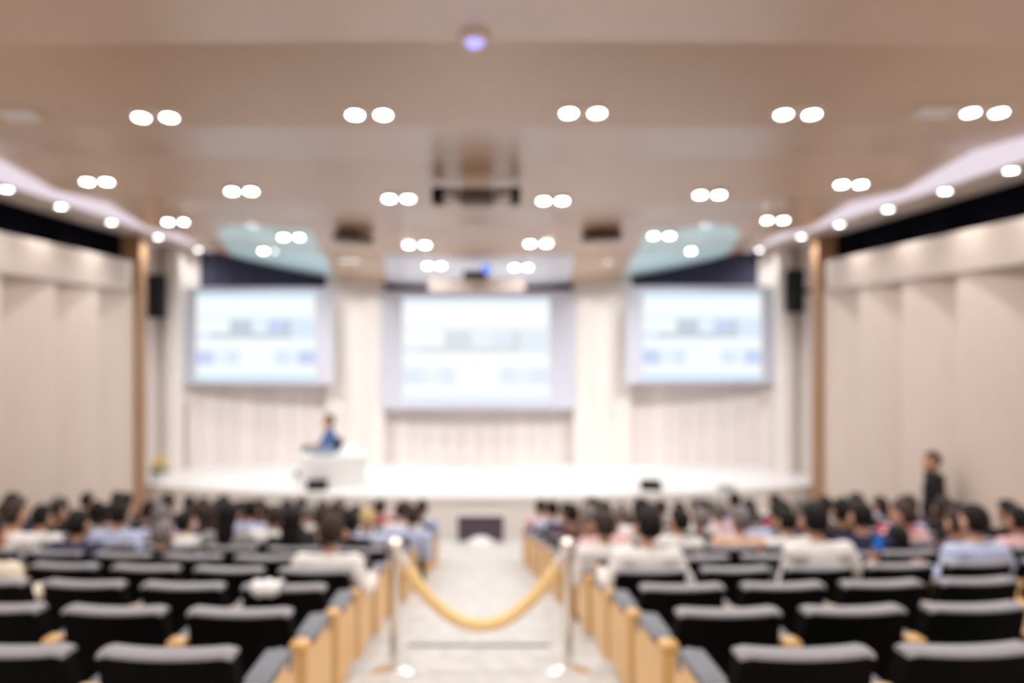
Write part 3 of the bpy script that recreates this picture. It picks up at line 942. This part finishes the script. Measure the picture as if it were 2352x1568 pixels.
# who sits where: (row, side, seat): (top, hair, long, body, dx, dz, scale)
SPEC = {
    (3, -1, 4): ('cream shirt', 'hair_black', 0, 3, -.02, -.02, 1.02, -45),
    (4, -1, 1): ('white shirt', 'hair_brown', 0, 3, 0, -.02, 1.02, 752),
    (4, 1, 1): ('white shirt', 'hair_black', 0, 3, 0, 0, 1.04, 1488),
    (4, 1, 3): ('white shirt', 'hair_black', 0, 4, 0, .02, 1.05, 1885),
    (4, 1, 5): ('light blue shirt', 'hair_black', 0, 3, 0, 0, 1.03, 2245),
    (5, -1, 3): ('black jacket', 'hair_grey', 0, 2, 0, -.06, .98, 370),
    (5, -1, 5): ('navy jacket', 'hair_black', 0, 0, 0, -.03, 1, 172),
    (5, 1, 1): ('white shirt', 'hair_brown', 0, 0, 0, 0, 1, 1392),
    (5, 1, 4): ('navy jacket', 'hair_black', 0, 0, 0, .03, 1.02, 1985),
    (5, 1, 5): ('black jacket', 'hair_black', 1, 2, 0, -.11, .97, 2095),
    (5, 1, 6): ('plum jacket', 'hair_brown', 0, 0, 0, -.04, 1, None),
    (6, -1, 3): ('grey top', 'hair_black', 1, 0, 0, .02, 1.02, 520),
    (6, -1, 4): ('white shirt', 'hair_black', 0, 2, 0, -.03, 1, 420),
    (6, -1, 5): ('light blue shirt', 'hair_black', 0, 3, 0, 0, 1.02, 262),
    (6, -1, 6): ('white shirt', 'hair_black', 0, 3, 0, -.02, 1.0, 82),
    (6, -1, 2): ('black jacket', 'hair_black', 1, 0, 0, 0, 1, 668),
    (6, -1, 1): ('black jacket', 'hair_black', 0, 1, 0, 0, 1, 785),
    (6, 1, 1): ('pink top', 'hair_brown', 0, 2, 0, 0, 1, 1400),
    (6, 1, 2): ('white shirt', 'hair_black', 0, 1, 0, 0, 1, 1548),
    (6, 1, 3): ('peach top', 'hair_grey', 0, 1, 0, -.02, 1.02, 1690),
    (6, 1, 4): ('white shirt', 'hair_black', 0, 0, 0, -.03, 1, 1812),
    (6, 1, 5): ('black jacket', 'hair_black', 0, 0, 0, .02, 1.03, None),
    (6, 1, 6): ('pink top', 'hair_brown', 0, 1, 0, 0, 1, None),
    (7, -1, 1): ('light blue shirt', 'hair_blond', 0, 0, 0, 0, .98, 842),
    (7, -1, 2): ('black jacket', 'hair_brown', 0, 0, 0, 0, 1, None),
    (7, -1, 3): ('white shirt', 'hair_brown', 0, 1, 0, 0, 1, 612),
    (7, 1, 4): ('light blue shirt', 'hair_black', 0, 0, 0, 0, 1, None),
    (7, 1, 5): ('white shirt', 'hair_black', 0, 0, 0, 0, 1, 1942),
    (7, 1, 6): ('red top', 'hair_brown', 0, 1, 0, 0, 1, 2060),
    (7, 1, 7): ('light blue shirt', 'hair_black', 0, 0, 0, 0, 1, None),
    (8, -1, 1): ('light blue shirt', 'hair_brown', 0, 1, 0, -.05, 1.03, 932),
    (8, 1, 1): ('plum jacket', 'hair_black', 0, 0, 0, 0, 1, None),
    (8, 1, 2): ('pink top', 'hair_grey', 0, 0, 0, 0, 1, None),
    (8, 1, 3): ('white shirt', 'hair_black', 0, 0, 0, 0, 1, 1612),
    (9, 1, 5): ('red top', 'hair_black', 0, 0, 0, 0, 1, 1800),
    (9, 1, 1): ('navy jacket', 'hair_black', 0, 1, 0, 0, 1, None),
    (10, 1, 1): ('light blue shirt', 'hair_black', 0, 0, 0, 0, 1, None),
    (11, -1, 1): ('light blue shirt', 'hair_brown', 0, 0, 0, 0, 1, 968),
}
EMPTY = {(5, -1, 1), (5, -1, 2), (5, -1, 4), (5, 1, 2), (5, 1, 3)}
TOPS = ['black jacket'] * 13 + ['navy jacket'] * 3 + ['plum jacket'] * 5 + ['brown jacket'] * 4 + ['white shirt'] * 5 + ['light blue shirt'] * 2 + ['pink top'] * 2 + ['grey top'] * 2 + ['red top'] + ['lilac shirt']
HAIRS = ['hair_black'] * 7 + ['hair_brown'] * 4 + ['hair_grey'] * 2
rs = random.Random(21)
for k in range(1, N_ROWS + 1):
    for side in (-1, 1):
        for j in range(1, 10):
            X, Y, Z, rz = seat_pos(k, side, j)
            px = CX + F * X / Y
            half = F * 0.36 / Y
            if px + half < -30 or px - half > 2382 or abs(X) > 6.0:
                continue
            sp = SPEC.get((k, side, j))
            if sp is None and k >= 5 and (k, side, j) not in EMPTY and rs.random() < (0.95 if k > 5 else .6):
                sp = (rs.choice(TOPS), rs.choice(HAIRS), int(rs.random() < .22), rs.choice((0, 0, 1, 2)), rs.uniform(-.06, .06), rs.uniform(-.03, .03), rs.uniform(.96, 1.04), None)
            place_chair(k, side, j, sp is not None)
            if sp:
                top, hr, lg, bi, dx, dz, sc, tx = sp
                if tx is not None:
                    dx = (tx - CX) * (Y + .25) / F - X
                sd = 'left' if side < 0 else 'right'
                hn = {'hair_black': 'black hair', 'hair_brown': 'brown hair', 'hair_grey': 'grey hair', 'hair_blond': 'blond hair'}[hr]
                o = add_person(VAR[bi], f'person in {top}, {"long hair" if lg else hn}, {ORD[k]} row from camera, {ORD[j]} seat {sd} of aisle',
                               (X + dx, Y, Z + dz), rz, top, hr, bool(lg), 'seated audience', sc=sc)
# phone in the raised hand of the man in the fourth row
X, Y, Z, rz = seat_pos(4, 1, 3)
wp = Matrix.Translation(((1885 - CX) * (Y + .25) / F, Y, Z + .02)) @ Matrix.Rotation(rz, 4, 'Z') @ Matrix.Scale(1.05, 4)
ph = thing('phone', 'blue lit phone held up over the seat back beside the white shirted man', 'phone', wp @ Vector((.418, .20, .845)), rz)
MB().box(-.035, .035, -.004, .004, -.062, .062, .003).obj('phone_case', M['black'], ph)
MB().box(-.032, .032, -.0055, -.004, -.056, .056).obj('phone_screen', M['phoneblue'], ph)

# white cloth over a seat back
X, Y, Z, rz = seat_pos(3, -1, 1)
mb = MB()
prof = [(-.02, -.045), (-.012, .0), (.01, .022), (.05, .028), (.09, .018), (.104, -.03)]
bmc = mb.bm
rows = []
for i in range(9):
    u = -1 + i / 4
    rows.append([bmc.verts.new((u * .085, y + .006 * math.sin(5 * u + y * 40), z * (1 - .25 * u * u) + .008 * math.cos(7 * u))) for y, z in prof])
for A_, B_ in zip(rows, rows[1:]):
    for q in range(len(prof) - 1):
        bmc.faces.new((A_[q], B_[q], B_[q + 1], A_[q + 1]))
c = mb.obj('cloth', M['white'], None, True)
so = c.modifiers.new('thickness', 'SOLIDIFY'); so.thickness = .006; so.offset = 1
c.location = (X - .09, Y - .02, Z + .796)
tag(c, 'small white cloth draped over an empty chair back, third row, first seat left of aisle', 'cloth')

# presenter and the standing person
pc = thing('stage_chair', 'dark chair of the presenter behind the white table', 'chair', (at(783, 0, TY + .75).x, TY + .95, STAGE_Z), math.pi * .6)
for n, me in (('backrest', me_back), ('top_edge', me_top), ('seat', me_seat), ('pedestal', me_leg)):
    link(n, me, pc)
add_person(VAR[0], 'presenter in blue shirt seated behind the white table on the stage', (at(783, 0, TY + .75).x, TY + .95, STAGE_Z + .03), math.pi * .6, 'blue shirt', 'hair_brown', False, eyes=True, sc=1.12)
add_person(STANDING, 'person in black clothes standing by the right wall facing the stage', (6.2, 10.7, floor_z(9)), 1.35, 'black jacket', 'hair_black', eyes=True, sc=1.0)

# ------------------------------------------------------------------ rope barrier across the aisle
SY = 5.25
zb = floor_z(3)
px_l, px_r = 908, 1303
tops = []
for px, sd in ((px_l, 'left'), (px_r, 'right')):
    x = at(px, 0, SY).x
    h = at(0, 1236, SY).z - zb
    t = thing('stanchion', f'polished metal rope post with ball top on the {sd} of the aisle', 'post', (x, SY, zb), 0, 'rope posts')
    MB().lathe([(0, 0), (.165, 0), (.17, .012), (.15, .025), (.07, .045), (.035, .06), (.028, .075), (0, .075)], 28).obj('base', M['chrome'], t, True)
    MB().lathe([(.036, .05), (.036, h - .07), (.0, h - .07)], 18).obj('pole', M['chrome'], t, True)
    MB().lathe([(.027, h - .11), (.04, h - .105), (.04, h - .085), (.027, h - .08)], 18).obj('collar', M['chrome'], t, True)
    MB().ball((0, 0, h - .05), .055, 18).obj('ball_top', M['chrome'], t, True)
    tops.append(Vector((x, SY, zb + h - .13)))
A, B = tops
A = A + Vector((.045, 0, -.02)); B = B + Vector((-.045, 0, -.02))
sag = A.z - at(0, 1436, SY).z
rp = thing('barrier_rope', 'golden rope sagging between the two aisle posts', 'rope', (A + B) / 2)
pts = []
for i in range(25):
    u = i / 24
    pts.append(A.lerp(B, u) - (A + B) / 2 - Vector((0, 0, sag * (1 - (2 * u - 1) ** 2))))
MB().tube(pts, .043, 12).obj('rope', M['rope'], rp, True)
for p, s in ((pts[0], -1), (pts[-1], 1)):
    MB().tube([p + Vector((s * .03, 0, .03)), p + Vector((-s * .02, 0, -.035))], [.047, .047], 12).obj('end_cap', M['chrome'], rp, True)
